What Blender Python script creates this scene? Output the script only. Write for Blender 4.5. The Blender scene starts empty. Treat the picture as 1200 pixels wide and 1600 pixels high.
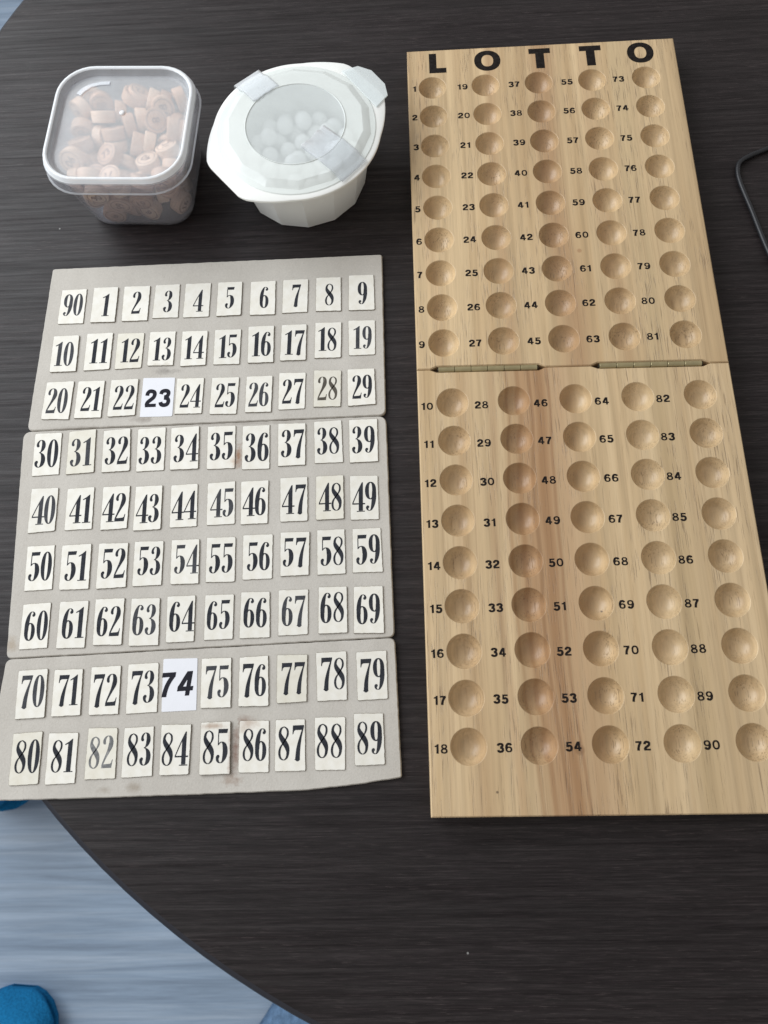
import bpy, bmesh, math, random
from mathutils import Vector, Matrix, Quaternion
random.seed(11)
sc = bpy.context.scene
col = sc.collection
R = math.radians

# ------------------------------------------------------------------ camera
cam_data = bpy.data.cameras.new('camera')
cam = bpy.data.objects.new('camera', cam_data); col.objects.link(cam)
cam_data.sensor_fit = 'VERTICAL'; cam_data.sensor_height = 36.0; cam_data.lens = 25.875
cam_data.clip_start = 0.01; cam_data.clip_end = 60
CX = Vector((0.99890497, -0.01515572, -0.04426238))
CY = Vector((0.02755580, 0.95515443, 0.29482314))
CZ = Vector((0.03780916, -0.29571999, 0.95452614))
m = Matrix((CX, CY, CZ)).transposed().to_4x4(); m.translation = (-0.0245, -0.4719, 0.4576)
cam.matrix_world = m
cam_data.dof.use_dof = True; cam_data.dof.focus_distance = 0.50; cam_data.dof.aperture_fstop = 12.0
sc.camera = cam
# ------------------------------------------------------------------ world and window light
w = bpy.data.worlds.new('World'); sc.world = w; w.use_nodes = True
bgn = w.node_tree.nodes['Background']
bgn.inputs[0].default_value = (1.0, 0.965, 0.93, 1); bgn.inputs[1].default_value = 0.45
ld = bpy.data.lights.new('window_light', 'AREA'); ld.shape = 'RECTANGLE'; ld.size = 2.2; ld.size_y = 1.1
ld.energy = 43; ld.color = (0.91, 0.955, 1.0)
lo = bpy.data.objects.new('window_light', ld); col.objects.link(lo)
lo.location = (-1.25, 0.28, 1.06)
lo.rotation_euler = (Vector((0.0, -0.2, 0.0)) - Vector(lo.location)).to_track_quat('-Z', 'Y').to_euler()
vs = sc.view_settings; vs.view_transform = 'Standard'; vs.look = 'None'; vs.exposure = 0.0; vs.gamma = 1.0; vs.use_curve_mapping = False
cy = sc.cycles
cy.max_bounces = 12; cy.transparent_max_bounces = 24; cy.diffuse_bounces = 4; cy.glossy_bounces = 4; cy.transmission_bounces = 8
cy.caustics_reflective = False; cy.caustics_refractive = False

# ------------------------------------------------------------------ node helpers
def mat(name):
    mt = bpy.data.materials.new(name); mt.use_nodes = True
    return mt, mt.node_tree.nodes, mt.node_tree.links
def setc(sock, c): sock.default_value = (*c, 1)
def nd(n, t, **k):
    x = n.new(t)
    for a, v in k.items():
        if isinstance(a, str) and a.startswith('i_'): x.inputs[a[2:].replace('_', ' ')].default_value = v
        else: setattr(x, a, v)
    return x
def mapping(n, l, scale, rot=(0, 0, 0), loc=(0, 0, 0), space='Object'):
    tc = n.new('ShaderNodeTexCoord'); mp = n.new('ShaderNodeMapping')
    mp.inputs['Scale'].default_value = scale; mp.inputs['Rotation'].default_value = rot; mp.inputs['Location'].default_value = loc
    l.new(tc.outputs[space], mp.inputs['Vector']); return mp
def noise(n, l, mp, scale=1, detail=4, rough=.55, dist=0):
    t = n.new('ShaderNodeTexNoise'); t.inputs['Scale'].default_value = scale; t.inputs['Detail'].default_value = detail
    t.inputs['Roughness'].default_value = rough; t.inputs['Distortion'].default_value = dist
    l.new(mp.outputs[0], t.inputs['Vector']); return t
def ramp(n, l, fac, stops):
    r = n.new('ShaderNodeValToRGB'); e = r.color_ramp.elements
    while len(e) < len(stops): e.new(0.5)
    for el, (p, c) in zip(e, stops):
        el.position = p; el.color = (*c, 1) if len(c) == 3 else c
    l.new(fac, r.inputs['Fac']); return r
def mixc(n, l, fac, a, b, mode='MIX'):
    x = n.new('ShaderNodeMix'); x.data_type = 'RGBA'; x.blend_type = mode
    for s, v in ((x.inputs[0], fac), (x.inputs[6], a), (x.inputs[7], b)):
        if hasattr(v, 'links') or isinstance(v, bpy.types.NodeSocket): l.new(v, s)
        elif isinstance(v, (int, float)): s.default_value = v
        else: s.default_value = (*v, 1)
    return x.outputs[2]
def math_(n, l, op, a, b=None, c=None, clamp=False):
    x = n.new('ShaderNodeMath'); x.operation = op; x.use_clamp = clamp
    for s, v in zip(x.inputs, (a, b, c)):
        if v is None: continue
        if isinstance(v, bpy.types.NodeSocket): l.new(v, s)
        else: s.default_value = v
    return x.outputs[0]
def bump(n, l, h, dist, strength=1.0):
    b = n.new('ShaderNodeBump'); b.inputs['Distance'].default_value = dist; b.inputs['Strength'].default_value = strength
    l.new(h, b.inputs['Height']); return b.outputs[0]
G3 = lambda v: (v, v, v)

# ------------------------------------------------------------------ materials
def wood_board(name, streaks, seams, spots, off, pale, dark):
    mt, n, l = mat(name); b = n['Principled BSDF']
    mp = mapping(n, l, (55, 1.7, 55), loc=off); n1 = noise(n, l, mp, 1, 5, .55, .6)
    mp2 = mapping(n, l, (11, .7, 11), loc=off); n2 = noise(n, l, mp2, 1, 3, .5, .4)
    mp3 = mapping(n, l, (260, 5, 260), loc=off); n3 = noise(n, l, mp3, 1, 3, .6)
    c = ramp(n, l, n1.outputs[0], [(.30, dark), (.56, pale), (.8, tuple(v * 1.08 for v in pale))]).outputs[0]
    broad = ramp(n, l, n2.outputs[0], [(.40, G3(0)), (.66, G3(1))]).outputs[0]
    c = mixc(n, l, math_(n, l, 'MULTIPLY', broad, .55), c, tuple(v * .84 for v in dark))
    fine = ramp(n, l, n3.outputs[0], [(.28, G3(.82)), (.62, G3(1.04))]).outputs[0]
    c = mixc(n, l, 1.0, c, fine, 'MULTIPLY')
    tc = n.new('ShaderNodeTexCoord'); sp = n.new('ShaderNodeSeparateXYZ'); l.new(tc.outputs['Object'], sp.inputs[0])
    wob = noise(n, l, mapping(n, l, (9, 5, 9), loc=off), 1, 2, .5)
    bx = math_(n, l, 'ADD', sp.outputs[0], .083); by = math_(n, l, 'ADD', sp.outputs[1], -.2385)
    xw = math_(n, l, 'ADD', bx, math_(n, l, 'MULTIPLY', math_(n, l, 'SUBTRACT', wob.outputs[0], .5), .020))
    for (x0, wd, amt, colr) in streaks:
        d = math_(n, l, 'DIVIDE', math_(n, l, 'ABSOLUTE', math_(n, l, 'SUBTRACT', xw, x0)), wd)
        g = math_(n, l, 'SUBTRACT', 1.0, d, clamp=True)
        g = math_(n, l, 'MULTIPLY', g, math_(n, l, 'ADD', -.28, math_(n, l, 'MULTIPLY', math_(n, l, 'ADD', n1.outputs[0], math_(n, l, 'MULTIPLY', n3.outputs[0], 1.4)), 1.35)), clamp=True)
        c = mixc(n, l, math_(n, l, 'MULTIPLY', g, amt, clamp=True), c, colr)
    ln = noise(n, l, mapping(n, l, (430, 4.5, 430), loc=off), 1, 4, .65)
    lm_ = noise(n, l, mapping(n, l, (24, 3, 24), loc=off), 1, 2, .5)
    lk = math_(n, l, 'MULTIPLY', ramp(n, l, ln.outputs[0], [(.54, G3(0)), (.66, G3(1))]).outputs[0], ramp(n, l, lm_.outputs[0], [(.42, G3(.06)), (.62, G3(.38))]).outputs[0])
    c = mixc(n, l, lk, c, (.29, .185, .10))
    # glue lines of the laminated staves
    for x0 in seams:
        d = math_(n, l, 'DIVIDE', math_(n, l, 'ABSOLUTE', math_(n, l, 'SUBTRACT', bx, x0)), .00035)
        g = math_(n, l, 'MULTIPLY', math_(n, l, 'SUBTRACT', 1.0, d, clamp=True), .45)
        c = mixc(n, l, g, c, (.22, .12, .06))
    # open pores: short dark dashes along the grain
    pr = noise(n, l, mapping(n, l, (1700, 60, 1700), loc=off), 1, 2, .4)
    pm = noise(n, l, mapping(n, l, (60, 16, 60), loc=off), 1, 2, .5)
    p = ramp(n, l, pr.outputs[0], [(.58, G3(0)), (.68, G3(1))]).outputs[0]
    pk = ramp(n, l, pm.outputs[0], [(.38, G3(.12)), (.62, G3(1))]).outputs[0]
    p = math_(n, l, 'MULTIPLY', math_(n, l, 'MULTIPLY', p, pk), .6)
    c = mixc(n, l, p, c, (.16, .10, .055))
    for (x0, y0, r0, colr) in spots:
        dx = math_(n, l, 'SUBTRACT', bx, x0); dy = math_(n, l, 'SUBTRACT', by, y0)
        d = math_(n, l, 'SQRT', math_(n, l, 'ADD', math_(n, l, 'MULTIPLY', dx, dx), math_(n, l, 'MULTIPLY', dy, dy)))
        g = math_(n, l, 'SUBTRACT', 1.0, math_(n, l, 'DIVIDE', d, r0), clamp=True)
        g = math_(n, l, 'MULTIPLY', g, 2.2, clamp=True)
        c = mixc(n, l, math_(n, l, 'MULTIPLY', g, .7), c, colr)
    l.new(c, b.inputs['Base Color']); b.inputs['Roughness'].default_value = .36
    b.inputs['Specular IOR Level'].default_value = .45
    l.new(bump(n, l, math_(n, l, 'ADD', n3.outputs[0], math_(n, l, 'MULTIPLY', p, -1.5)), .00012), b.inputs['Normal'])
    return mt
PALE = (.615, .455, .265); DARK = (.465, .320, .172)
BR = (.36, .205, .105)
M_UP = wood_board('upper_board_wood', [(.086, .013, .6, BR), (.045, .006, .35, BR), (-.006, .006, .2, BR), (.140, .010, .2, (.45, .36, .2)), (.118, .007, .3, BR)],
                  [.0905], [(.0965, -.150, .002, BR)], (.3, .1, .2), PALE, DARK)
M_LOW = wood_board('lower_board_wood', [(.056, .021, .78, (.36, .20, .098)), (.060, .004, .6, (.29, .155, .07)), (.0545, .0016, .6, (.26, .14, .065)), (.0470, .0022, .5, (.29, .155, .07)), (.0655, .0014, .55, (.27, .14, .065)), (.040, .0016, .45, (.29, .16, .075)), (.076, .012, .40, BR), (.010, .008, .2, BR), (.135, .012, .22, (.47, .38, .22)), (.030, .004, .3, BR)],
                   [.0602], [(.0662, -.4790, .0034, (.24, .13, .06)), (.0187, -.5007, .0009, (.05, .03, .02)), (.088, -.4000, .0008, (.05, .03, .02))], (1.3, 2.1, .7), (.645, .485, .292), (.50, .352, .192))

def simple(name, c, rough=.5, spec=.5, metal=0, nz=None, bmp=None):
    mt, n, l = mat(name); b = n['Principled BSDF']; setc(b.inputs['Base Color'], c)
    b.inputs['Roughness'].default_value = rough; b.inputs['Specular IOR Level'].default_value = spec; b.inputs['Metallic'].default_value = metal
    if nz:
        t = noise(n, l, mapping(n, l, (nz[0],) * 3), 1, 4, .6)
        r = ramp(n, l, t.outputs[0], [(.3, tuple(v * nz[1] for v in c)), (.7, tuple(min(1, v * nz[2]) for v in c))])
        l.new(r.outputs[0], b.inputs['Base Color'])
        if bmp: l.new(bump(n, l, t.outputs[0], bmp), b.inputs['Normal'])
    return mt

# table laminate
mt, n, l = mat('dark_wood_laminate'); b = n['Principled BSDF']
rz = R(-3.2)
a1 = noise(n, l, mapping(n, l, (9, 330, 1), (0, 0, rz)), 1, 8, .74, .25)
a2 = noise(n, l, mapping(n, l, (42, 1250, 1), (0, 0, rz)), 1, 5, .70, .15)
a3 = noise(n, l, mapping(n, l, (2.0, 40, 1), (0, 0, rz)), 1, 3, .5, .8)
c = ramp(n, l, a1.outputs[0], [(.25, (.0085, .0062, .0066)), (.50, (.0138, .0102, .0106)), (.76, (.022, .0168, .0170))]).outputs[0]
c = mixc(n, l, 1.0, c, ramp(n, l, a2.outputs[0], [(.30, G3(.60)), (.50, G3(.95)), (.62, G3(1.6)), (.74, G3(2.6))]).outputs[0], 'MULTIPLY')
c = mixc(n, l, 1.0, c, ramp(n, l, a3.outputs[0], [(.32, G3(.78)), (.68, G3(1.16))]).outputs[0], 'MULTIPLY')
a4 = noise(n, l, mapping(n, l, (75, 1500, 1), (0, 0, rz)), 1, 3, .6, .1)
a5 = noise(n, l, mapping(n, l, (60, 1300, 1), (0, 0, rz), (3.1, 7.7, 0)), 1, 3, .6, .1)
patch = ramp(n, l, a3.outputs[0], [(.40, G3(.25)), (.62, G3(1))]).outputs[0]
c = mixc(n, l, math_(n, l, 'MULTIPLY', ramp(n, l, a4.outputs[0], [(.60, G3(0)), (.68, G3(.55))]).outputs[0], patch), c, (.075, .060, .058))
c = mixc(n, l, ramp(n, l, a5.outputs[0], [(.60, G3(0)), (.68, G3(.7))]).outputs[0], c, (.004, .0032, .0034))
vo = n.new('ShaderNodeTexVoronoi'); vo.inputs['Scale'].default_value = 14; l.new(mapping(n, l, (1, 1, 1)).outputs[0], vo.inputs['Vector'])
dust = ramp(n, l, vo.outputs['Distance'], [(.006, G3(.6)), (.011, G3(0))]).outputs[0]
sepc = n.new('ShaderNodeSeparateColor'); l.new(vo.outputs['Color'], sepc.inputs[0])
dust = math_(n, l, 'MULTIPLY', dust, math_(n, l, 'GREATER_THAN', sepc.outputs[0], .62))
c = mixc(n, l, dust, c, (.5, .5, .48))
l.new(c, b.inputs['Base Color'])
l.new(ramp(n, l, a2.outputs[0], [(.3, G3(.47)), (.7, G3(.60))]).outputs[0], b.inputs['Roughness'])
l.new(ramp(n, l, a1.outputs[0], [(.3, G3(.14)), (.7, G3(.42))]).outputs[0], b.inputs['Specular IOR Level'])
l.new(bump(n, l, a2.outputs[0], .00010, .7), b.inputs['Normal'])
M_TABLE = mt
M_EDGE = simple('table_edge', (.012, .013, .020), .45)
# floor laminate: blue of the daylight painted into its grey
mt, n, l = mat('daylight_blue_floor_laminate'); b = n['Principled BSDF']
f1 = noise(n, l, mapping(n, l, (2.4, 55, 1), (0, 0, R(-8))), 1, 8, .68, .5)
f2 = noise(n, l, mapping(n, l, (6, 120, 1), (0, 0, R(-8))), 1, 4, .6)
c = ramp(n, l, f1.outputs[0], [(.28, (.145, .195, .265)), (.48, (.225, .30, .40)), (.72, (.35, .425, .52))]).outputs[0]
c = mixc(n, l, 1.0, c, ramp(n, l, f2.outputs[0], [(.3, G3(.84)), (.7, G3(1.1))]).outputs[0], 'MULTIPLY')
mpf = mapping(n, l, (1, 1, 1), (0, 0, R(-8))); spf = n.new('ShaderNodeSeparateXYZ'); l.new(mpf.outputs[0], spf.inputs[0])
vrow = math_(n, l, 'DIVIDE', spf.outputs[1], .128); fr1 = math_(n, l, 'FRACT', math_(n, l, 'ADD', vrow, 40.37)); rowi = math_(n, l, 'FLOOR', math_(n, l, 'ADD', vrow, 40.37))
ux = math_(n, l, 'FRACT', math_(n, l, 'ADD', math_(n, l, 'DIVIDE', spf.outputs[0], 1.2), math_(n, l, 'MULTIPLY', rowi, .37)))
seam = math_(n, l, 'MAXIMUM', math_(n, l, 'LESS_THAN', fr1, .016), math_(n, l, 'LESS_THAN', ux, .0018))
wn = n.new('ShaderNodeTexWhiteNoise'); wn.noise_dimensions = '1D'; l.new(rowi, wn.inputs['W'])
c = mixc(n, l, 1.0, c, ramp(n, l, wn.outputs['Value'], [(0, G3(.95)), (1, G3(1.04))]).outputs[0], 'MULTIPLY')
l.new(c, b.inputs['Base Color']); b.inputs['Roughness'].default_value = .42
M_FLOOR = mt
# greyboard
mt, n, l = mat('grey_cardboard'); b = n['Principled BSDF']
g1 = noise(n, l, mapping(n, l, (900, 900, 900)), 1, 3, .6)
g2 = noise(n, l, mapping(n, l, (26, 14, 22)), 1, 6, .62)
g3 = noise(n, l, mapping(n, l, (1600, 240, 400)), 1, 2, .5)
c = ramp(n, l, g2.outputs[0], [(.3, (.455, .428, .385)), (.7, (.535, .508, .462))]).outputs[0]
c = mixc(n, l, 1.0, c, ramp(n, l, g1.outputs[0], [(.3, G3(.93)), (.7, G3(1.04))]).outputs[0], 'MULTIPLY')
fb = ramp(n, l, g3.outputs[0], [(.66, G3(0)), (.74, G3(.35))]).outputs[0]
c = mixc(n, l, fb, c, (.30, .26, .21))
geo = n.new('ShaderNodeNewGeometry'); sp = n.new('ShaderNodeSeparateXYZ'); l.new(geo.outputs['Position'], sp.inputs[0])
sn = noise(n, l, mapping(n, l, (160, 160, 160)), 1, 4, .65)
STAINS = [(-.1328, -.4770, .0035, .0210, .50, (.20, .115, .085)), (-.1271, -.4600, .007, .005, .4, (.24, .15, .11)), (-.1352, -.4930, .006, .004, .45, (.28, .2, .15)), (-.1392, -.2900, .0032, .0100, .55, (.27, .15, .09)),
          (-.1516, -.3235, .0014, .0014, .4, (.2, .17, .14)), (-.1929, -.2238, .009, .0030, .6, (.29, .27, .245)), (-.2058, -.2599, .009, .0030, .55, (.30, .27, .24)),
          (-.1919, -.4965, .005, .0028, .5, (.33, .29, .24)), (-.2100, -.4975, .005, .0024, .4, (.33, .29, .24)), (-.2780, -.4110, .006, .005, .45, (.36, .30, .23)),
          (-.05, -.408, .012, .003, .3, (.6, .56, .5)), (-.13, -.2655, .06, .0014, .3, (.28, .25, .22)), (-.245, -.2645, .03, .0013, .3, (.28, .25, .22))]
def stain(n, l, c, stains):
    for (x0, y0, rx, ry, amt, colr) in stains:
        dx = math_(n, l, 'DIVIDE', math_(n, l, 'SUBTRACT', sp.outputs[0], x0), rx); dy = math_(n, l, 'DIVIDE', math_(n, l, 'SUBTRACT', sp.outputs[1], y0), ry)
        d = math_(n, l, 'SQRT', math_(n, l, 'ADD', math_(n, l, 'MULTIPLY', dx, dx), math_(n, l, 'MULTIPLY', dy, dy)))
        d = math_(n, l, 'ADD', d, math_(n, l, 'MULTIPLY', math_(n, l, 'SUBTRACT', sn.outputs[0], .5), 2.4))
        g = math_(n, l, 'MULTIPLY', math_(n, l, 'SUBTRACT', 1.05, d, clamp=True), amt * 1.6, clamp=True)
        c = mixc(n, l, g, c, colr)
    return c
c = stain(n, l, c, STAINS)
l.new(c, b.inputs['Base Color']); b.inputs['Roughness'].default_value = .85; b.inputs['Specular IOR Level'].default_value = .2
l.new(bump(n, l, math_(n, l, 'ADD', g1.outputs[0], g2.outputs[0]), .00012), b.inputs['Normal'])
M_CARD = mt
M_CARDEDGE = simple('cardboard_edge', (.36, .32, .26), .9, .2, nz=(700, .7, 1.2), bmp=.0002)
# number tile card: cream, each a shade of its own
def tile_mat(name, c0):
    global sp, sn
    mt, n, l = mat(name); b = n['Principled BSDF']
    oi = n.new('ShaderNodeObjectInfo')
    c = mixc(n, l, oi.outputs['Random'], tuple(v * .96 for v in c0), tuple(min(1, v * 1.03) for v in c0))
    t1 = noise(n, l, mapping(n, l, (160, 160, 160), space='Object'), 1, 4, .6)
    c = mixc(n, l, 1.0, c, ramp(n, l, t1.outputs[0], [(.3, (.92, .905, .87)), (.6, G3(1.0))]).outputs[0], 'MULTIPLY')
    t2 = noise(n, l, mapping(n, l, (1300, 1300, 1300)), 1, 2, .5)
    c = mixc(n, l, ramp(n, l, t2.outputs[0], [(.72, G3(0)), (.78, G3(.3))]).outputs[0], c, (.35, .31, .25))
    geo = n.new('ShaderNodeNewGeometry'); sp = n.new('ShaderNodeSeparateXYZ'); l.new(geo.outputs['Position'], sp.inputs[0])
    sn = noise(n, l, mapping(n, l, (160, 160, 160)), 1, 4, .65)
    c = stain(n, l, c, [(-.1265, -.4610, .008, .006, .35, (.40, .29, .22)), (-.1410, -.2930, .0040, .0090, .4, (.44, .28, .18)), (-.1355, -.4790, .0022, .019, .45, (.34, .21, .16)), (-.1480, -.4625, .010, .002, .5, (.40, .30, .23)),
                        (-.1950, -.2195, .009, .002, .3, (.45, .40, .33))])
    l.new(c, b.inputs['Base Color']); b.inputs['Roughness'].default_value = .6; b.inputs['Specular IOR Level'].default_value = .3
    l.new(bump(n, l, t1.outputs[0], .0001), b.inputs['Normal'])
    return mt
M_TILE = tile_mat('cream_tile_card', (.765, .745, .685))
M_TILE_OLD = tile_mat('yellowed_tile_card', (.70, .675, .595))
M_PAPER = simple('white_paper', (.74, .75, .79), .7, .3, nz=(60, .97, 1.02))
M_TILEEDGE = simple('tile_edge', (.24, .21, .165), .9, .2, nz=(900, .55, 1.25))
def ink(name, c, wear):
    mt, n, l = mat(name); b = n['Principled BSDF']
    t = noise(n, l, mapping(n, l, (420, 420, 420), space='Object'), 1, 5, .7)
    r = ramp(n, l, t.outputs[0], [(.40, c), (wear, tuple(min(1, v * 1.5 + .012) for v in c)), (wear + .10, (.42, .41, .38))])
    l.new(r.outputs[0], b.inputs['Base Color']); b.inputs['Roughness'].default_value = .8; b.inputs['Specular IOR Level'].default_value = .10
    return mt
M_INK = ink('black_printing_ink', (.022, .024, .030), .74)
M_INK2 = ink('worn_grey_ink', (.045, .047, .053), .70)
M_INKF = ink('faded_grey_ink', (.135, .137, .138), .62)
M_INKS = ink('brownish_ink', (.070, .062, .050), .66)
M_TONER = simple('printer_toner', (.018, .018, .025), .8, .12)
M_PRINT = ink('board_print_ink', (.010, .0075, .0065), .80)
M_BRASS = simple('tarnished_brass', (.40, .34, .19), .34, .5, .6, nz=(90, .8, 1.12), bmp=.00005)
M_PIN = simple('dark_pin', (.05, .045, .035), .5, .5, .6)
M_SLOT = simple('routed_slot_wood', (.10, .055, .03), .8)
def chipwood():
    mt, n, l = mat('turned_chip_wood'); b = n['Principled BSDF']
    oi = n.new('ShaderNodeObjectInfo')
    c = mixc(n, l, oi.outputs['Random'], (.50, .275, .165), (.82, .58, .41))
    t = noise(n, l, mapping(n, l, (160, 160, 1300)), 1, 3, .6)
    c = mixc(n, l, 1.0, c, ramp(n, l, t.outputs[0], [(.3, G3(.80)), (.7, G3(1.08))]).outputs[0], 'MULTIPLY')
    l.new(c, b.inputs['Base Color']); b.inputs['Roughness'].default_value = .55
    return mt
M_CHIP = chipwood()
M_BURN = simple('chip_print', (.19, .085, .055), .6)
M_BALL = simple('white_ball', (.88, .89, .88), .4, .4, nz=(90, .96, 1.02))
M_BOWL = simple('white_melamine', (.86, .87, .84), .32, .5, nz=(30, .985, 1.01))
bb = M_BOWL.node_tree.nodes['Principled BSDF']; bb.inputs['Subsurface Weight'].default_value = .25; bb.inputs['Subsurface Radius'].default_value = (1, 1, 1); bb.inputs['Subsurface Scale'].default_value = .002
def frosted(name, opacity, tint, rough, trans_tint=(.97, .98, 1.0), cloud=0.0):
    mt, n, l = mat(name); n.remove(n['Principled BSDF']); out = n['Material Output']
    tr = nd(n, 'ShaderNodeBsdfTransparent'); setc(tr.inputs[0], trans_tint)
    df = nd(n, 'ShaderNodeBsdfDiffuse'); setc(df.inputs[0], tint)
    tl = nd(n, 'ShaderNodeBsdfTranslucent'); setc(tl.inputs[0], tint)
    gl = nd(n, 'ShaderNodeBsdfGlossy'); gl.inputs['Roughness'].default_value = rough
    m1 = nd(n, 'ShaderNodeMixShader'); m1.inputs[0].default_value = .14; l.new(df.outputs[0], m1.inputs[1]); l.new(tl.outputs[0], m1.inputs[2])
    m2 = nd(n, 'ShaderNodeMixShader'); l.new(tr.outputs[0], m2.inputs[1]); l.new(m1.outputs[0], m2.inputs[2])
    t = noise(n, l, mapping(n, l, (70, 70, 70)), 1, 3, .5)
    lw = nd(n, 'ShaderNodeLayerWeight'); lw.inputs[0].default_value = .35
    o = math_(n, l, 'ADD', opacity, math_(n, l, 'MULTIPLY', math_(n, l, 'SUBTRACT', t.outputs[0], .5), cloud))
    o = math_(n, l, 'ADD', o, math_(n, l, 'MULTIPLY', lw.outputs['Facing'], (1 - opacity) * .32), clamp=True)
    l.new(o, m2.inputs[0])
    lw2 = nd(n, 'ShaderNodeLayerWeight'); lw2.inputs[0].default_value = .5
    fr_ = math_(n, l, 'ADD', .035, math_(n, l, 'MULTIPLY', math_(n, l, 'POWER', lw2.outputs['Facing'], 5.0), .75))
    m3 = nd(n, 'ShaderNodeMixShader'); l.new(fr_, m3.inputs[0]); l.new(m2.outputs[0], m3.inputs[1]); l.new(gl.outputs[0], m3.inputs[2])
    tb = noise(n, l, mapping(n, l, (500, 500, 500)), 1, 2, .5); nb = bump(n, l, tb.outputs[0], .00006)
    l.new(nb, gl.inputs['Normal']); l.new(nb, df.inputs['Normal'])
    l.new(m3.outputs[0], out.inputs['Surface'])
    return mt
M_TUB = frosted('clear_tub_plastic', .065, (.86, .87, .95), .20)
M_TUBLID = frosted('frosted_lid_plastic', .28, (.90, .94, .97), .25, cloud=.15)
M_TUBRIM = frosted('frosted_rim_plastic', .80, (.93, .96, .985), .22)
M_BLID = frosted('milky_lid_plastic', .78, (.87, .91, .88), .28, cloud=.1)
M_BLIDC = frosted('clearer_lid_plastic', .52, (.88, .93, .92), .24, cloud=.1)
M_TAPE = frosted('clear_tape', .16, (.92, .94, .94), .45, cloud=.2)
M_CORD = simple('black_rubber', (.010, .011, .014), .45)
M_FLEECE = simple('blue_fleece', (.012, .165, .37), .95, .1, nz=(320, .78, 1.22), bmp=.002)
M_DENIM = simple('blue_grey_cloth', (.12, .20, .32), .9, .1, nz=(160, .75, 1.25), bmp=.001)

# ------------------------------------------------------------------ object helpers
def link(name, me, parent=None, mats=()):
    o = bpy.data.objects.new(name, me); col.objects.link(o)
    for x in mats: me.materials.append(x)
    if parent: o.parent = parent
    return o
def from_bm(name, bm, mats, parent=None, smooth=None):
    me = bpy.data.meshes.new(name); bm.to_mesh(me); bm.free()
    if smooth is not None:
        me.polygons.foreach_set('use_smooth', [True] * len(me.polygons))
        if smooth < 180: me.set_sharp_from_angle(angle=R(smooth))
    return link(name, me, parent, mats)
def empty(name, loc=(0, 0, 0), rz=0):
    o = bpy.data.objects.new(name, None); col.objects.link(o); o.location = loc; o.rotation_euler = (0, 0, rz); o.empty_display_size = .02
    return o
def tag(o, label=None, cat=None, group=None, kind=None):
    if label: o['label'] = label
    if cat: o['category'] = cat
    if group: o['group'] = group
    if kind: o['kind'] = kind
    return o
def circ(r, n, cx=0, cy=0, a0=0): return [(cx + r * math.cos(2 * math.pi * i / n + a0), cy + r * math.sin(2 * math.pi * i / n + a0)) for i in range(n)]
def loft(bm, loops, close_start=False, close_end=False, mi=0, mats_per=None):
    rows = [[bm.verts.new(p) for p in lp] for lp in loops]; n = len(rows[0])
    for k in range(len(rows) - 1):
        for i in range(n):
            f = bm.faces.new((rows[k][i], rows[k][(i + 1) % n], rows[k + 1][(i + 1) % n], rows[k + 1][i]))
            f.material_index = mats_per[k] if mats_per else mi
    if close_start: bm.faces.new(rows[0][::-1]).material_index = mats_per[0] if mats_per else mi
    if close_end: bm.faces.new(rows[-1]).material_index = mats_per[-1] if mats_per else mi
    return rows
def slab(bm, outline, z0, z1, bev=0, mtop=0, mside=0):
    """extruded outline with a chamfered top edge"""
    n = len(outline)
    loops = [[(x, y, z0) for x, y in outline], [(x, y, z1 - bev) for x, y in outline]]
    if bev: loops.append([(x, y, z1) for x, y in inset(outline, bev)])
    rows = loft(bm, loops, mi=mside)
    f = bm.faces.new(rows[-1]); f.material_index = mtop
    f = bm.faces.new(rows[0][::-1]); f.material_index = mside
def inset(o, d):
    r = []; n = len(o)
    for i in range(n):
        p, c, q = Vector(o[i - 1]), Vector(o[i]), Vector(o[(i + 1) % n])
        e1 = (c - p).normalized(); e2 = (q - c).normalized()
        n1 = Vector((-e1.y, e1.x)); n2 = Vector((-e2.y, e2.x)); b = n1 + n2
        if b.length < 1e-9: b = n1
        b = b / max(.3, b.dot(n1)) if b.dot(n1) > 0 else n1
        r.append(tuple(c + b * d))
    return r
def tube(pts, rad, nseg=10):
    bm = bmesh.new(); P = [Vector(p) for p in pts]; loops = []; up = Vector((0, 0, 1))
    for i, p in enumerate(P):
        t = (P[min(i + 1, len(P) - 1)] - P[max(i - 1, 0)]).normalized()
        a = t.cross(up).normalized(); b_ = a.cross(t)
        loops.append([p + (a * math.cos(2 * math.pi * k / nseg) + b_ * math.sin(2 * math.pi * k / nseg)) * rad for k in range(nseg)])
    loft(bm, loops, True, True); bmesh.ops.recalc_face_normals(bm, faces=bm.faces)
    return bm
def catmull(pts, n=8, closed=False):
    out = []; L = len(pts); rng = L if closed else L - 1
    for i in range(rng):
        g = (lambda k: pts[k % L]) if closed else (lambda k: pts[max(0, min(L - 1, k))])
        a, b, c, d = g(i - 1), g(i), g(i + 1), g(i + 2)
        for s in range(n):
            t = s / n
            out.append(tuple(.5 * (2 * b[k] + (c[k] - a[k]) * t + (2 * a[k] - 5 * b[k] + 4 * c[k] - d[k]) * t * t + (3 * b[k] - a[k] - 3 * c[k] + d[k]) * t ** 3) for k in range(len(b))))
    if not closed: out.append(tuple(pts[-1]))
    return out

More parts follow.
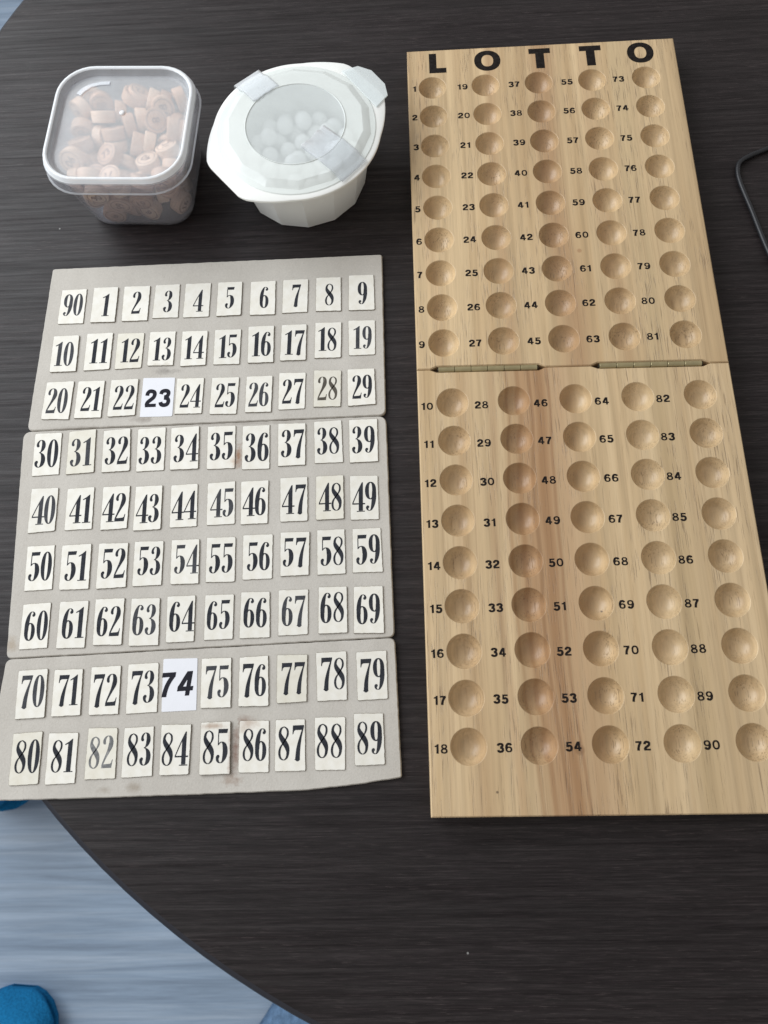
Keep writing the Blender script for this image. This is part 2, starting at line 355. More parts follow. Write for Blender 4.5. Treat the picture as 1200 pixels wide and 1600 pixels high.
# ------------------------------------------------------------------ printed figures: narrow fat-face numerals (own outlines)
def ell(cx, cy, ow, oh, iw, ih): return ('ring', cx, cy, ow, oh, iw, ih)
SIX = [ell(.215, .30, .20, .30, .058, .262), ('s', [(.088, .36, .15), (.093, .55, .15), (.125, .76, .12), (.185, .925, .06), (.25, .972, .032), (.315, .945, .045), (.335, .885, .085), (.315, .85, .09)])]
GL = {
 '0': [ell(.215, .5, .205, .5, .058, .465)],
 '1': [('p', [(.15, .03), (.31, .03), (.31, 1.0), (.285, 1.0), (.15, .90)]), ('p', [(.04, .845), (.045, .81), (.16, .855), (.16, .91)]), ('p', [(.07, 0), (.39, 0), (.39, .03), (.07, .03)])],
 '2': [('s', [(.10, .755, .075), (.085, .80, .095), (.10, .885, .075), (.15, .955, .045), (.22, .982, .03), (.30, .93, .09), (.335, .80, .145), (.315, .66, .14), (.25, .50, .09), (.155, .31, .06), (.075, .13, .045), (.055, .06, .04)]),
       ('p', [(.03, 0), (.395, 0), (.43, .25), (.405, .25), (.375, .15), (.33, .125), (.05, .115)])],
 '3': [('s', [(.105, .775, .085), (.09, .815, .09), (.10, .89, .065), (.15, .96, .04), (.21, .982, .03), (.285, .925, .09), (.312, .79, .14), (.285, .655, .10), (.22, .56, .04), (.16, .542, .028)]),
       ('s', [(.16, .530, .028), (.225, .515, .04), (.305, .42, .11), (.335, .27, .155), (.30, .11, .11), (.21, .02, .035), (.135, .035, .05), (.085, .10, .08), (.08, .165, .105), (.10, .205, .09)])],
 '4': [('p', [(.245, .035), (.395, .035), (.395, 1.0), (.365, 1.0), (.245, .70)]), ('s', [(.365, .985, .03), (.20, .66, .032), (.03, .285, .032)]), ('p', [(.015, .245), (.475, .245), (.475, .290), (.015, .290)]), ('p', [(.175, 0), (.465, 0), (.465, .03), (.175, .03)])],
 '5': [('p', [(.08, .875), (.385, .875), (.41, 1.0), (.08, 1.0)]), ('p', [(.075, .52), (.108, .535), (.108, .9), (.075, .9)]),
       ('s', [(.09, .535, .028), (.15, .60, .035), (.225, .61, .05), (.30, .53, .12), (.335, .36, .165), (.315, .19, .13), (.255, .06, .06), (.19, .018, .035), (.125, .035, .05), (.08, .095, .08), (.075, .16, .10), (.095, .205, .09)])],
 '6': SIX,
 '7': [('p', [(.04, .74), (.065, .74), (.09, .83), (.14, .86), (.40, .86), (.43, .97), (.43, 1.0), (.05, 1.0)]), ('s', [(.41, .955, .035), (.34, .74, .055), (.275, .50, .095), (.235, .28, .13), (.215, .03, .15)]), ('p', [(.12, 0), (.30, 0), (.30, .025), (.12, .025)])],
 '8': [('s', [(.225, .978, .03), (.13, .93, .055), (.085, .81, .085), (.115, .69, .125), (.21, .555, .15), (.315, .40, .14), (.355, .24, .10), (.32, .09, .06), (.22, .02, .035), (.11, .08, .055), (.07, .22, .075), (.10, .37, .055), (.19, .50, .035), (.285, .62, .04), (.345, .76, .065), (.325, .90, .055), (.225, .978, .03)])],
}
def rot9(e):
    if e[0] == 'ring': return ('ring', .43 - e[1], 1 - e[2], *e[3:])
    return (e[0], [(.43 - q[0], 1 - q[1]) + tuple(q[2:]) for q in e[1]])
GL['9'] = [rot9(e) for e in SIX]
def glyph(bm, ch, x0, y0, sx, sy, z, skew=0.0):
    """flat ink outline of one figure; every stroke a hair above the last so no faces coincide"""
    dz = 0
    T = lambda x, y: (x0 + x * sx + skew * y * sy, y0 + y * sy)
    for e in GL[ch]:
        zz = z + dz; dz += 4e-6
        if e[0] == 'ring':
            _, cx, cy_, ow, oh, iw, ih = e; N = 40
            o = [bm.verts.new((*T(cx + ow * math.copysign(abs(math.cos(a)) ** .92, math.cos(a)), cy_ + oh * math.copysign(abs(math.sin(a)) ** .92, math.sin(a))), zz)) for a in [2 * math.pi * k / N for k in range(N)]]
            i_ = [bm.verts.new((*T(cx + iw * math.copysign(abs(math.cos(a)) ** .8, math.cos(a)), cy_ + ih * math.copysign(abs(math.sin(a)) ** .8, math.sin(a))), zz)) for a in [2 * math.pi * k / N for k in range(N)]]
            for k in range(N): bm.faces.new((o[k], o[(k + 1) % N], i_[(k + 1) % N], i_[k]))
        elif e[0] == 'p':
            bm.faces.new([bm.verts.new((*T(*q), zz)) for q in e[1]])
        else:
            P = catmull(e[1], 6); prev = None
            pts = [Vector(T(q[0], q[1])) for q in P]
            for k, q in enumerate(P):
                t = pts[min(k + 1, len(pts) - 1)] - pts[max(k - 1, 0)]; t.normalize()
                nn = Vector((-t.y, t.x)); h = abs(q[2]) * .5 * (sx * abs(nn.x) + sy * .55 * abs(nn.y))
                a, b_ = pts[k] + nn * h, pts[k] - nn * h
                cur = (bm.verts.new((a.x, a.y, zz)), bm.verts.new((b_.x, b_.y, zz)))
                if prev: bm.faces.new((prev[0], prev[1], cur[1], cur[0]))
                if k in (0, len(P) - 1) and q[2] > .06:       # round terminal
                    N = 14; bm.faces.new([bm.verts.new((pts[k].x + h * 1.02 * math.cos(2 * math.pi * j / N), pts[k].y + h * 1.02 * math.sin(2 * math.pi * j / N), zz + 2e-6)) for j in range(N)])
                prev = cur
    for f in bm.faces:
        f.normal_update()
        if f.normal.z < 0: f.normal_flip()
# wide bold grotesque figures of the wooden board (strokes in a unit-high box)
WB = .25; WT = .205
WIDE = {
 '0': [('ring', .40, .5, .40, .5, .19, .315)],
 '1': [('p', [(.25, 0), (.50, 0), (.50, 1), (.32, 1), (.25, .90)]), ('p', [(.05, .70), (.25, .70), (.25, .90), (.20, .855), (.05, .835)])],
 '2': [('w', [(.115, .66), (.14, .80), (.26, .905), (.42, .905), (.575, .84), (.605, .70), (.54, .55), (.38, .43), (.20, .30), (.13, .20), (.115, .10)]), ('p', [(.01, 0), (.73, 0), (.73, .19), (.01, .19)])],
 '3': [('w', [(.115, .72), (.16, .85), (.30, .905), (.46, .905), (.585, .84), (.60, .72), (.53, .60), (.40, .545), (.32, .54)]), ('w', [(.32, .50), (.46, .49), (.59, .42), (.625, .28), (.56, .14), (.42, .09), (.28, .09), (.15, .15), (.11, .27)])],
 '4': [('p', [(.44, 0), (.66, 0), (.66, 1), (.44, 1)]), ('w', [(.49, .95), (.36, .75), (.22, .50), (.10, .31)]), ('p', [(.01, .20), (.80, .20), (.80, .38), (.01, .38)])],
 '5': [('p', [(.09, .82), (.69, .82), (.69, 1), (.09, 1)]), ('p', [(.06, .43), (.26, .47), (.285, .83), (.09, .83)]), ('w', [(.17, .50), (.28, .575), (.43, .585), (.57, .52), (.625, .36), (.57, .17), (.42, .09), (.26, .095), (.14, .16), (.11, .26)])],
 '6': [('ring', .385, .315, .375, .315, .165, .155), ('w', [(.118, .36), (.12, .56), (.18, .78), (.31, .895), (.45, .90), (.57, .85), (.62, .74)])],
 '7': [('p', [(.02, .81), (.70, .81), (.70, 1), (.02, 1)]), ('w', [(.60, .88), (.46, .68), (.35, .45), (.295, .20), (.285, 0)])],
 '8': [('ring', .385, .745, .335, .255, .145, .11), ('ring', .385, .285, .385, .285, .175, .13)],
}
WIDE['9'] = [('ring', .77 - e[1], 1 - e[2], *e[3:]) if e[0] == 'ring' else (e[0], [(.77 - a, 1 - b_) for a, b_ in e[1]]) for e in WIDE['6']]
WIDEW = {'0': .80, '1': .56, '2': .74, '3': .74, '4': .81, '5': .74, '6': .77, '7': .72, '8': .77, '9': .77}
def wide_number(bm, s, cx, cy_, h, z, rot=0.0, xs=1.0, slant=0.0, bw=1.0):
    sp_ = .17; W = sum(WIDEW[c] for c in s) + sp_ * (len(s) - 1); x = -W / 2; ca, sa = math.cos(rot), math.sin(rot)
    for c in s:
        dz = 0
        T = lambda a, b_: (cx + (((x + a) * xs + slant * (b_ - .5)) * ca - (b_ - .5) * sa) * h, cy_ + ((x + a) * xs * sa + (b_ - .5) * ca) * h)
        for e in WIDE[c]:
            zz = z + dz; dz += 4e-6
            if e[0] == 'ring':
                N = 32; sg = lambda v, p: math.copysign(abs(v) ** p, v)
                o = [bm.verts.new((*T(e[1] + e[3] * sg(math.cos(2 * math.pi * k / N), .86), e[2] + e[4] * sg(math.sin(2 * math.pi * k / N), .86)), zz)) for k in range(N)]
                i_ = [bm.verts.new((*T(e[1] + e[5] * sg(math.cos(2 * math.pi * k / N), .86), e[2] + e[6] * sg(math.sin(2 * math.pi * k / N), .86)), zz)) for k in range(N)]
                for k in range(N): bm.faces.new((o[k], o[(k + 1) % N], i_[(k + 1) % N], i_[k]))
            elif e[0] == 'p': bm.faces.new([bm.verts.new((*T(*q), zz)) for q in e[1]])
            else:
                P = catmull(e[1], 5); prev = None
                for k, q in enumerate(P):
                    a, b_ = P[max(k - 1, 0)], P[min(k + 1, len(P) - 1)]; t = Vector((b_[0] - a[0], b_[1] - a[1])).normalized(); nn = Vector((-t.y, t.x))
                    hw = .5 * (WB * abs(nn.x) + WT * abs(nn.y)) / max(.8, abs(nn.x) + abs(nn.y)) * 1.15 * bw
                    cur = (bm.verts.new((*T(q[0] + nn.x * hw, q[1] + nn.y * hw), zz)), bm.verts.new((*T(q[0] - nn.x * hw, q[1] - nn.y * hw), zz)))
                    if prev: bm.faces.new((prev[0], prev[1], cur[1], cur[0]))
                    prev = cur
        x += WIDEW[c] + sp_
    for f in bm.faces:
        f.normal_update()
        if f.normal.z < 0: f.normal_flip()
# plain bold sans figures from Blender's built-in font
def text_geo(s, bold, sx=1.0, spacing=1.0):
    cu = bpy.data.curves.new('tmp_text', 'FONT'); cu.body = s; cu.offset = bold; cu.size = 1; cu.resolution_u = 4; cu.space_character = spacing
    o = bpy.data.objects.new('tmp_text', cu); col.objects.link(o)
    me = bpy.data.meshes.new_from_object(o.evaluated_get(bpy.context.evaluated_depsgraph_get()))
    V = [(v.co.x * sx, v.co.y) for v in me.vertices]; F = [list(p.vertices) for p in me.polygons]
    bpy.data.objects.remove(o); bpy.data.curves.remove(cu); bpy.data.meshes.remove(me)
    x0, x1 = min(v[0] for v in V), max(v[0] for v in V); y0, y1 = min(v[1] for v in V), max(v[1] for v in V)
    return [((x - (x0 + x1) / 2) / (y1 - y0), (y - (y0 + y1) / 2) / (y1 - y0)) for x, y in V], F, (x1 - x0) / (y1 - y0)
def add_text(bm, geo, cx, cy_, h, z, wscale=1.0, rot=0.0, mi=0, flip=False, slant=0.0):
    V, F, asp = geo; c, s = math.cos(rot), math.sin(rot); vs_ = []
    for x, y in V:
        x = (x + slant * y) * h * wscale; y = y * h
        if flip: x = -x
        vs_.append(bm.verts.new((cx + x * c - y * s, cy_ + x * s + y * c, z)))
    for f in F:
        try: fc = bm.faces.new([vs_[i] for i in f]); fc.material_index = mi
        except ValueError: continue
        fc.normal_update()
        if (fc.normal.z < 0) != flip: fc.normal_flip()
TILES=[(1,-242.1,-169.1,18.5,28.7,-0.3),(2,-219.0,-168.8,18.9,28.9,-0.0),(3,-196.8,-168.0,18.5,27.8,-0.4),(4,-174.5,-168.0,18.5,28.3,-0.4),(5,-151.0,-168.0,18.2,27.8,-0.1),(6,-126.6,-168.3,18.1,27.5,0.2),(7,-103.4,-167.7,18.2,27.4,0.2),(8,-79.6,-167.3,18.0,27.8,0.0),(9,-56.2,-167.1,18.3,28.7,0.5),(10,-266.8,-207.8,18.9,28.7,0.5),(11,-242.7,-206.8,18.7,29.3,0.2),(12,-220.2,-206.9,18.9,28.3,0.3),(13,-197.4,-206.2,18.6,27.5,-0.1),(14,-174.4,-206.8,18.5,27.5,0.1),(15,-150.8,-206.6,18.6,27.6,0.3),(16,-127.0,-205.7,18.2,29.0,0.1),(17,-103.9,-205.2,18.4,28.6,-0.6),(18,-79.9,-204.3,18.7,28.0,0.2),(19,-56.1,-203.3,18.5,27.7,-0.1),(20,-267.5,-243.9,19.6,28.7,-0.5),(21,-244.9,-243.7,19.0,28.0,-0.5),(22,-221.6,-243.5,19.5,27.8,0.3),(23,-197.6,-243.7,22.5,29.7,-0.8),(24,-175.2,-243.6,19.4,27.6,-0.5),(25,-150.9,-244.6,18.9,27.9,-0.7),(26,-127.2,-244.2,18.5,27.7,-0.1),(27,-104.2,-242.6,18.6,27.7,-0.3),(28,-79.9,-241.6,18.7,27.8,-0.4),(29,-56.6,-241.5,18.9,27.4,0.8),(30,-270.3,-283.7,18.4,31.1,2.4),(31,-246.6,-282.7,19.0,31.5,3.0),(32,-222.5,-282.5,18.9,30.6,2.6),(33,-199.1,-282.7,18.9,31.1,1.7),(34,-176.1,-282.5,19.4,31.0,1.7),(35,-151.2,-282.6,19.2,31.1,1.3),(36,-127.6,-283.1,19.0,31.5,1.1),(37,-103.6,-282.1,19.1,30.5,1.1),(38,-79.2,-281.0,18.8,30.6,1.9),(39,-55.3,-281.1,19.2,30.6,1.1),(40,-268.0,-323.3,18.4,30.6,2.1),(41,-243.4,-323.1,18.8,29.3,2.0),(42,-219.8,-323.3,18.2,29.6,1.4),(43,-197.5,-324.1,18.4,30.4,1.6),(44,-173.9,-323.0,18.2,29.8,1.7),(45,-149.3,-322.2,18.6,29.4,1.3),(46,-127.3,-322.0,18.3,30.0,1.1),(47,-101.4,-320.7,18.3,30.2,1.2),(48,-77.8,-320.4,18.3,29.9,1.2),(49,-55.1,-320.8,18.4,30.3,0.4),(50,-265.3,-362.4,18.4,29.9,2.2),(51,-241.8,-362.4,19.4,29.6,1.8),(52,-217.7,-362.1,19.7,29.7,1.5),(53,-194.5,-361.2,19.5,29.4,1.2),(54,-170.6,-360.7,18.5,29.5,1.5),(55,-147.5,-359.9,18.9,29.7,0.9),(56,-123.9,-359.0,19.2,29.3,1.2),(57,-99.9,-357.3,18.6,28.9,0.6),(58,-76.6,-356.8,18.4,29.0,1.2),(59,-53.6,-356.3,18.8,29.4,1.2),(60,-263.5,-400.0,18.3,28.5,2.1),(61,-239.8,-399.6,18.5,29.8,1.6),(62,-216.6,-398.5,18.3,29.1,1.2),(63,-193.6,-398.8,18.6,29.6,1.1),(64,-170.9,-397.6,18.3,29.1,1.7),(65,-146.8,-396.7,18.3,28.4,0.9),(66,-124.0,-395.9,18.5,29.0,0.5),(67,-100.2,-395.0,18.5,28.7,1.0),(68,-75.6,-394.0,18.2,29.2,0.4),(69,-53.1,-394.3,18.6,29.5,1.0),(70,-260.5,-441.5,18.6,29.2,1.9),(71,-238.2,-441.2,18.0,28.1,1.6),(72,-215.2,-440.4,18.6,29.1,1.9),(73,-191.7,-439.4,18.9,29.5,1.7),(74,-168.7,-437.8,21.2,31.5,1.8),(75,-146.4,-437.1,18.9,29.5,1.7),(76,-123.4,-436.6,18.2,30.0,1.1),(77,-100.1,-435.4,18.6,28.5,1.0),(78,-75.8,-434.5,18.6,29.4,1.4),(79,-51.2,-434.6,18.4,28.7,1.7),(80,-259.0,-479.2,17.9,29.6,1.9),(81,-237.1,-479.4,18.1,28.9,1.3),(82,-213.4,-476.9,18.4,28.9,1.5),(83,-191.3,-476.4,18.5,28.9,1.8),(84,-169.1,-475.6,18.2,29.0,1.2),(85,-145.0,-474.9,18.3,29.4,1.2),(86,-122.0,-474.3,18.2,29.2,0.6),(87,-100.4,-474.0,18.1,29.5,1.3),(88,-76.6,-473.3,18.1,29.7,-0.0),(89,-53.4,-471.4,18.0,29.4,1.0),(90,-265.6,-169.3,18.8,28.3,-0.4)]
CHIPS=[(33.95,2.7,11.23,0.424,-0.588,0.433,-0.536),(7.74,13.6,6.6,0.0,0.268,-0.963,0.0),(-5.67,20.93,11.78,0.81,0.017,0.583,-0.056),(1.28,-4.44,11.0,0.127,0.24,0.665,-0.696),(-18.24,-34.44,11.39,0.546,0.634,0.403,-0.371),(7.89,-32.27,11.0,0.652,-0.547,0.449,0.274),(28.9,22.09,6.61,0.0,0.142,-0.99,0.001),(-9.21,33.45,11.0,0.347,0.347,0.616,-0.616),(-22.12,20.63,6.6,0.0,1.0,0.002,-0.0),(-14.42,-21.41,6.6,0.0,-0.404,0.915,-0.0),(-3.59,-27.81,11.0,0.386,0.444,-0.55,-0.592),(30.7,-28.11,11.59,0.046,0.498,-0.391,-0.773),(13.83,29.05,6.6,0.349,-0.0,-0.0,-0.937),(-25.38,29.78,15.06,0.918,-0.23,-0.011,-0.324),(-29.41,5.72,7.36,0.632,-0.046,-0.011,0.774),(-30.02,-13.78,10.87,0.695,-0.096,-0.252,-0.666),(24.05,-15.58,11.0,0.578,-0.224,0.671,0.407),(22.88,6.72,11.53,0.663,-0.514,0.387,-0.381),(1.3,31.21,17.65,0.562,-0.098,-0.819,0.067),(-31.22,19.61,19.55,0.506,-0.724,0.446,0.141),(-15.59,-4.32,10.07,0.063,0.13,0.96,-0.24),(10.12,-19.72,11.0,0.611,0.248,-0.662,-0.356),(29.63,-10.0,11.0,0.191,0.558,0.434,-0.681),(30.38,21.75,14.45,0.133,0.003,0.003,0.991),(-18.36,36.89,27.04,0.633,-0.763,-0.105,-0.074),(-15.76,11.3,17.09,0.014,-0.074,-0.443,0.893),(-14.73,-22.2,14.4,0.0,0.409,0.913,-0.0),(19.63,-26.84,22.49,0.732,0.204,-0.647,-0.061),(31.74,14.07,23.04,0.43,-0.012,0.021,0.903),(16.21,30.41,14.49,0.173,0.003,0.008,0.985),(-32.36,27.61,31.9,0.206,-0.04,0.232,0.95),(-29.45,-28.29,21.66,0.523,0.701,-0.198,0.442),(-8.9,-37.12,24.93,0.584,-0.494,-0.416,-0.492),(31.84,-20.97,24.66,0.086,0.579,-0.644,0.493),(32.59,30.9,28.66,0.753,0.464,-0.46,-0.079),(16.45,31.72,23.04,0.002,-0.267,-0.964,0.008),(-31.05,2.82,15.96,0.007,-0.9,-0.427,-0.082),(-2.97,-29.65,27.58,0.701,-0.593,-0.257,-0.303),(7.5,-37.54,27.45,0.022,0.026,0.763,-0.645),(37.45,-2.55,26.92,0.138,0.746,0.163,0.631),(14.64,16.46,18.8,0.278,-0.511,0.488,0.65),(3.8,10.32,19.46,0.525,0.121,0.776,0.328),(-31.92,-15.14,20.88,0.833,-0.261,0.057,0.485),(-4.56,-35.01,38.96,0.311,-0.057,-0.106,0.943),(9.38,-10.46,25.3,0.248,0.307,0.743,0.54),(14.13,-2.43,11.62,0.516,-0.406,0.478,-0.583),(23.3,34.06,40.64,0.504,0.141,0.851,0.035),(-15.9,23.33,27.07,0.155,0.909,0.311,-0.229),(-2.11,-14.35,12.47,0.208,0.13,0.643,0.725),(9.2,-24.37,27.71,0.378,-0.755,0.085,-0.53),(23.72,-7.44,22.07,0.353,0.062,-0.139,-0.923),(19.14,18.37,35.54,0.66,-0.165,0.278,0.678),(2.24,23.96,31.22,0.027,0.55,-0.77,-0.321),(-19.57,-0.16,21.46,0.693,0.303,0.592,0.279),(-6.42,-21.59,27.87,0.635,-0.548,0.338,0.427),(28.01,-32.13,32.72,0.026,0.102,-0.957,-0.271),(13.5,5.55,28.15,0.848,0.237,0.327,-0.344),(15.28,34.65,42.34,0.841,-0.16,-0.479,0.195),(-1.07,4.94,25.68,0.7,0.475,-0.397,-0.356),(-19.79,-16.71,26.78,0.138,-0.674,0.017,-0.726),(12.81,-35.36,40.92,0.443,-0.009,0.413,0.796),(25.46,-12.94,31.87,0.893,-0.144,-0.051,0.423),(7.77,18.42,41.28,0.811,0.191,-0.546,-0.084),(-9.13,27.69,39.75,0.089,0.797,0.265,0.535),(-32.8,9.1,26.33,0.575,-0.091,-0.249,-0.774),(-2.99,-12.47,32.6,0.742,-0.647,0.058,-0.166),(35.22,-24.13,41.65,0.679,-0.43,-0.253,-0.538),(34.06,15.89,37.29,0.311,-0.254,0.646,-0.649),(3.01,34.81,46.09,0.331,0.493,-0.804,-0.03),(-28.48,36.78,44.37,0.527,0.487,-0.305,0.626),(-11.98,-1.87,22.89,0.03,0.665,-0.032,0.745),(-6.29,-36.28,46.47,0.059,0.092,0.077,-0.991),(39.96,4.33,42.51,0.609,-0.253,0.72,-0.214),(24.78,24.49,45.43,0.612,0.41,-0.232,0.635),(-21.0,31.14,45.21,0.818,0.553,0.157,0.029),(-34.83,26.12,45.75,0.462,-0.081,0.749,0.468),(-21.08,-25.6,36.28,0.732,0.161,0.118,-0.651),(29.67,-36.32,45.21,0.519,0.71,-0.345,0.328),(26.2,1.46,33.81,0.734,0.517,-0.224,0.379),(6.94,35.95,46.27,0.108,0.936,0.119,-0.314),(-21.34,10.3,35.99,0.246,-0.778,-0.087,0.572),(-33.15,-3.49,28.23,0.498,-0.857,-0.095,-0.094),(-11.68,-13.45,42.64,0.951,0.029,-0.201,0.234),(15.47,-18.14,39.73,0.1,0.966,-0.221,0.088),(20.45,13.13,45.89,0.731,0.154,0.347,-0.567),(-10.94,2.04,35.45,0.955,-0.296,-0.022,-0.027),(-34.28,-29.49,38.66,0.756,-0.169,0.607,-0.176),(29.13,-8.64,40.81,0.797,-0.082,-0.19,-0.568),(-0.18,13.68,41.7,0.059,-0.573,-0.261,0.775),(-33.78,-10.29,32.0,0.287,0.132,-0.49,0.813),(-21.16,-38.62,36.1,0.178,-0.122,0.626,0.749),(14.42,-1.16,39.31,0.52,0.13,0.842,0.066),(-34.78,14.25,39.86,0.647,-0.616,0.306,0.329),(-22.83,-32.69,45.34,0.573,-0.366,0.414,0.605),(32.88,4.63,45.34,0.726,0.301,-0.469,-0.404),(37.27,30.58,46.06,0.244,0.691,0.059,-0.678),(-10.78,7.24,42.18,0.731,-0.218,-0.202,-0.615),(-34.94,-15.34,38.84,0.851,0.493,-0.119,0.139),(-35.12,0.94,39.71,0.933,-0.265,-0.008,0.246),(6.23,-2.44,40.47,0.417,0.532,0.665,0.316),(-18.08,18.64,45.9,0.487,-0.218,-0.31,-0.787),(-36.93,-17.54,45.35,0.444,-0.79,-0.348,-0.239)]
BALLS=[(22.17,0.92,8.6),(16.8,29.99,8.6),(-18.01,29.34,8.6),(-10.48,1.03,8.6),(14.41,-25.6,8.6),(32.2,11.87,8.6),(5.23,33.88,8.6),(-26.99,21.09,8.6),(-4.08,-12.72,8.6),(33.15,-12.29,8.6),(3.34,-3.04,8.6),(-6.95,34.5,8.6),(-18.95,9.82,8.6),(1.19,-23.72,8.6),(34.32,-0.14,8.6),(14.63,17.99,8.6),(-9.26,17.22,8.6),(-19.08,-13.67,8.6),(26.15,-22.28,8.6),(9.26,-14.54,8.6),(2.62,20.15,8.6),(-24.34,29.01,19.56),(-10.97,-22.78,8.6),(36.02,-6.44,18.91),(26.57,22.69,8.6),(-13.25,34.06,19.04),(-31.15,9.62,8.6),(-5.79,-33.83,8.6),(21.0,-11.23,8.6),(11.21,6.28,8.6),(-4.62,-19.74,18.56),(-31.27,-13.86,8.6),(6.37,-34.77,8.6),(13.45,-4.37,15.3),(-0.79,8.44,8.6),(-32.69,16.67,18.44),(-24.04,-24.81,8.6),(3.36,-10.51,18.49),(37.05,6.53,18.44),(-0.73,36.64,18.88),(-34.52,-2.1,8.6),(7.61,-25.46,18.83),(26.48,3.18,23.54),(9.43,23.55,18.14),(-18.18,18.86,16.75),(-23.93,-8.68,18.62),(6.61,-37.5,20.49),(31.6,18.43,18.87),(12.19,35.42,18.5),(-11.91,-8.0,16.68),(-16.23,-31.99,14.64),(17.43,-18.29,17.89),(7.96,5.31,20.32),(-4.98,25.44,16.54),(-22.32,-1.91,8.6),(-5.54,-36.44,20.51),(24.0,-8.24,20.04),(0.07,14.54,19.13),(-10.8,9.2,17.66),(-36.13,-8.66,18.76),(21.89,-29.63,17.36),(-2.88,-0.03,18.65),(23.13,28.28,18.88),(-23.9,4.89,18.6),(-5.61,-10.76,26.76),(31.49,-18.57,18.93),(22.07,11.08,15.35),(-12.43,24.16,26.11),(-36.1,4.7,18.6),(-23.47,-29.43,24.12),(18.54,18.43,24.43),(1.59,27.49,26.61),(-23.86,14.2,26.49),(-30.26,-21.06,18.4)]
CHIP_LABELS = {}
BALL_LABELS = {}
CHIP_LABELS = {
 101: 'round wooden chip facing up at the left edge of the pile in the tub',
 79: 'wooden chip at the very back of the pile, farthest from the viewer',
 84: 'round wooden chip facing straight up with a dark ring, right of centre under the lid',
 71: 'pale wooden chip tilted face up just behind the middle of the front lid rim',
 82: 'wooden chip tilted face up left of centre under the tub lid',
 77: 'tilted wooden chip under the right front corner of the tub lid',
 83: 'wooden chip with a slanted face below and right of the lid middle',
 87: 'wooden chip leaning face up near the right side of the tub lid',
 95: 'wooden chip standing on edge nearest the far right corner of the tub lid',
 73: 'wooden chip half hidden behind the ringed face up chip, toward the far right corner',
 68: 'wooden chip right behind and above the lid centre point in the tub',
 74: 'wooden chip facing up in the far left of the pile below the tear strip',
 100: 'wooden chip lying on its side like a barrel left of the lid centre point',
 38: 'wooden chip behind the front tub wall just below the lid, right of middle',
 32: 'wooden chip behind the front tub wall just below the lid, left of middle',
 4: 'lowest wooden chip at the front of the tub, left of middle',
 11: 'wooden chip seen low through the right front corner of the tub wall',
}
BALL_LABELS = {
 71: 'white ball farthest back in the heap, at the far middle of the lid ring',
 67: 'white ball left of the rearmost ball under the clear lid ring',
 70: 'white ball right of the rearmost ball under the clear lid ring',
 72: 'leftmost raised white ball of the heap seen through the clear lid ring',
 52: 'white ball beside the tip of the tape strip inside the lid ring',
}

# ================================================================== SETTING
bm = bmesh.new()
vsq = [bm.verts.new(p) for p in ((-5, -4, 0), (5, -4, 0), (5, 5, 0), (-5, 5, 0))]; bm.faces.new(vsq)
fl = from_bm('floor', bm, [M_FLOOR]); fl.location = (0, 0, -.73); tag(fl, kind='structure')

# round table
TC = (.1462, -.1160); TR_ = .5545
table = tag(empty('round_table', (TC[0], TC[1], -.73)), 'large round dark brown wood grain table holding the board, the card and the containers', 'table')
bm = bmesh.new(); rim = circ(TR_ - .0042, 180)
loft(bm, [[(x, y, -.028) for x, y in rim], [(x, y, 0) for x, y in rim]], True, True)
o = from_bm('table_top', bm, [M_TABLE], table); o.location = (0, 0, .73)
bm = bmesh.new()
loft(bm, [[(x, y, z) for x, y in circ(r, 180)] for r, z in ((TR_ - .0042, -.0002), (TR_ - .0016, -.0012), (TR_, -.0042), (TR_, -.026), (TR_ - .0042, -.028))])
o = from_bm('edge_band', bm, [M_EDGE], table, 60); o.location = (0, 0, .73)
bm = bmesh.new()
loft(bm, [[(x, y, z) for x, y in circ(r, 40)] for r, z in ((.26, 0), (.26, .015), (.05, .04), (.045, .10), (.045, .68), (.12, .7015))], True, True)
from_bm('pedestal', bm, [M_EDGE], table, 40)

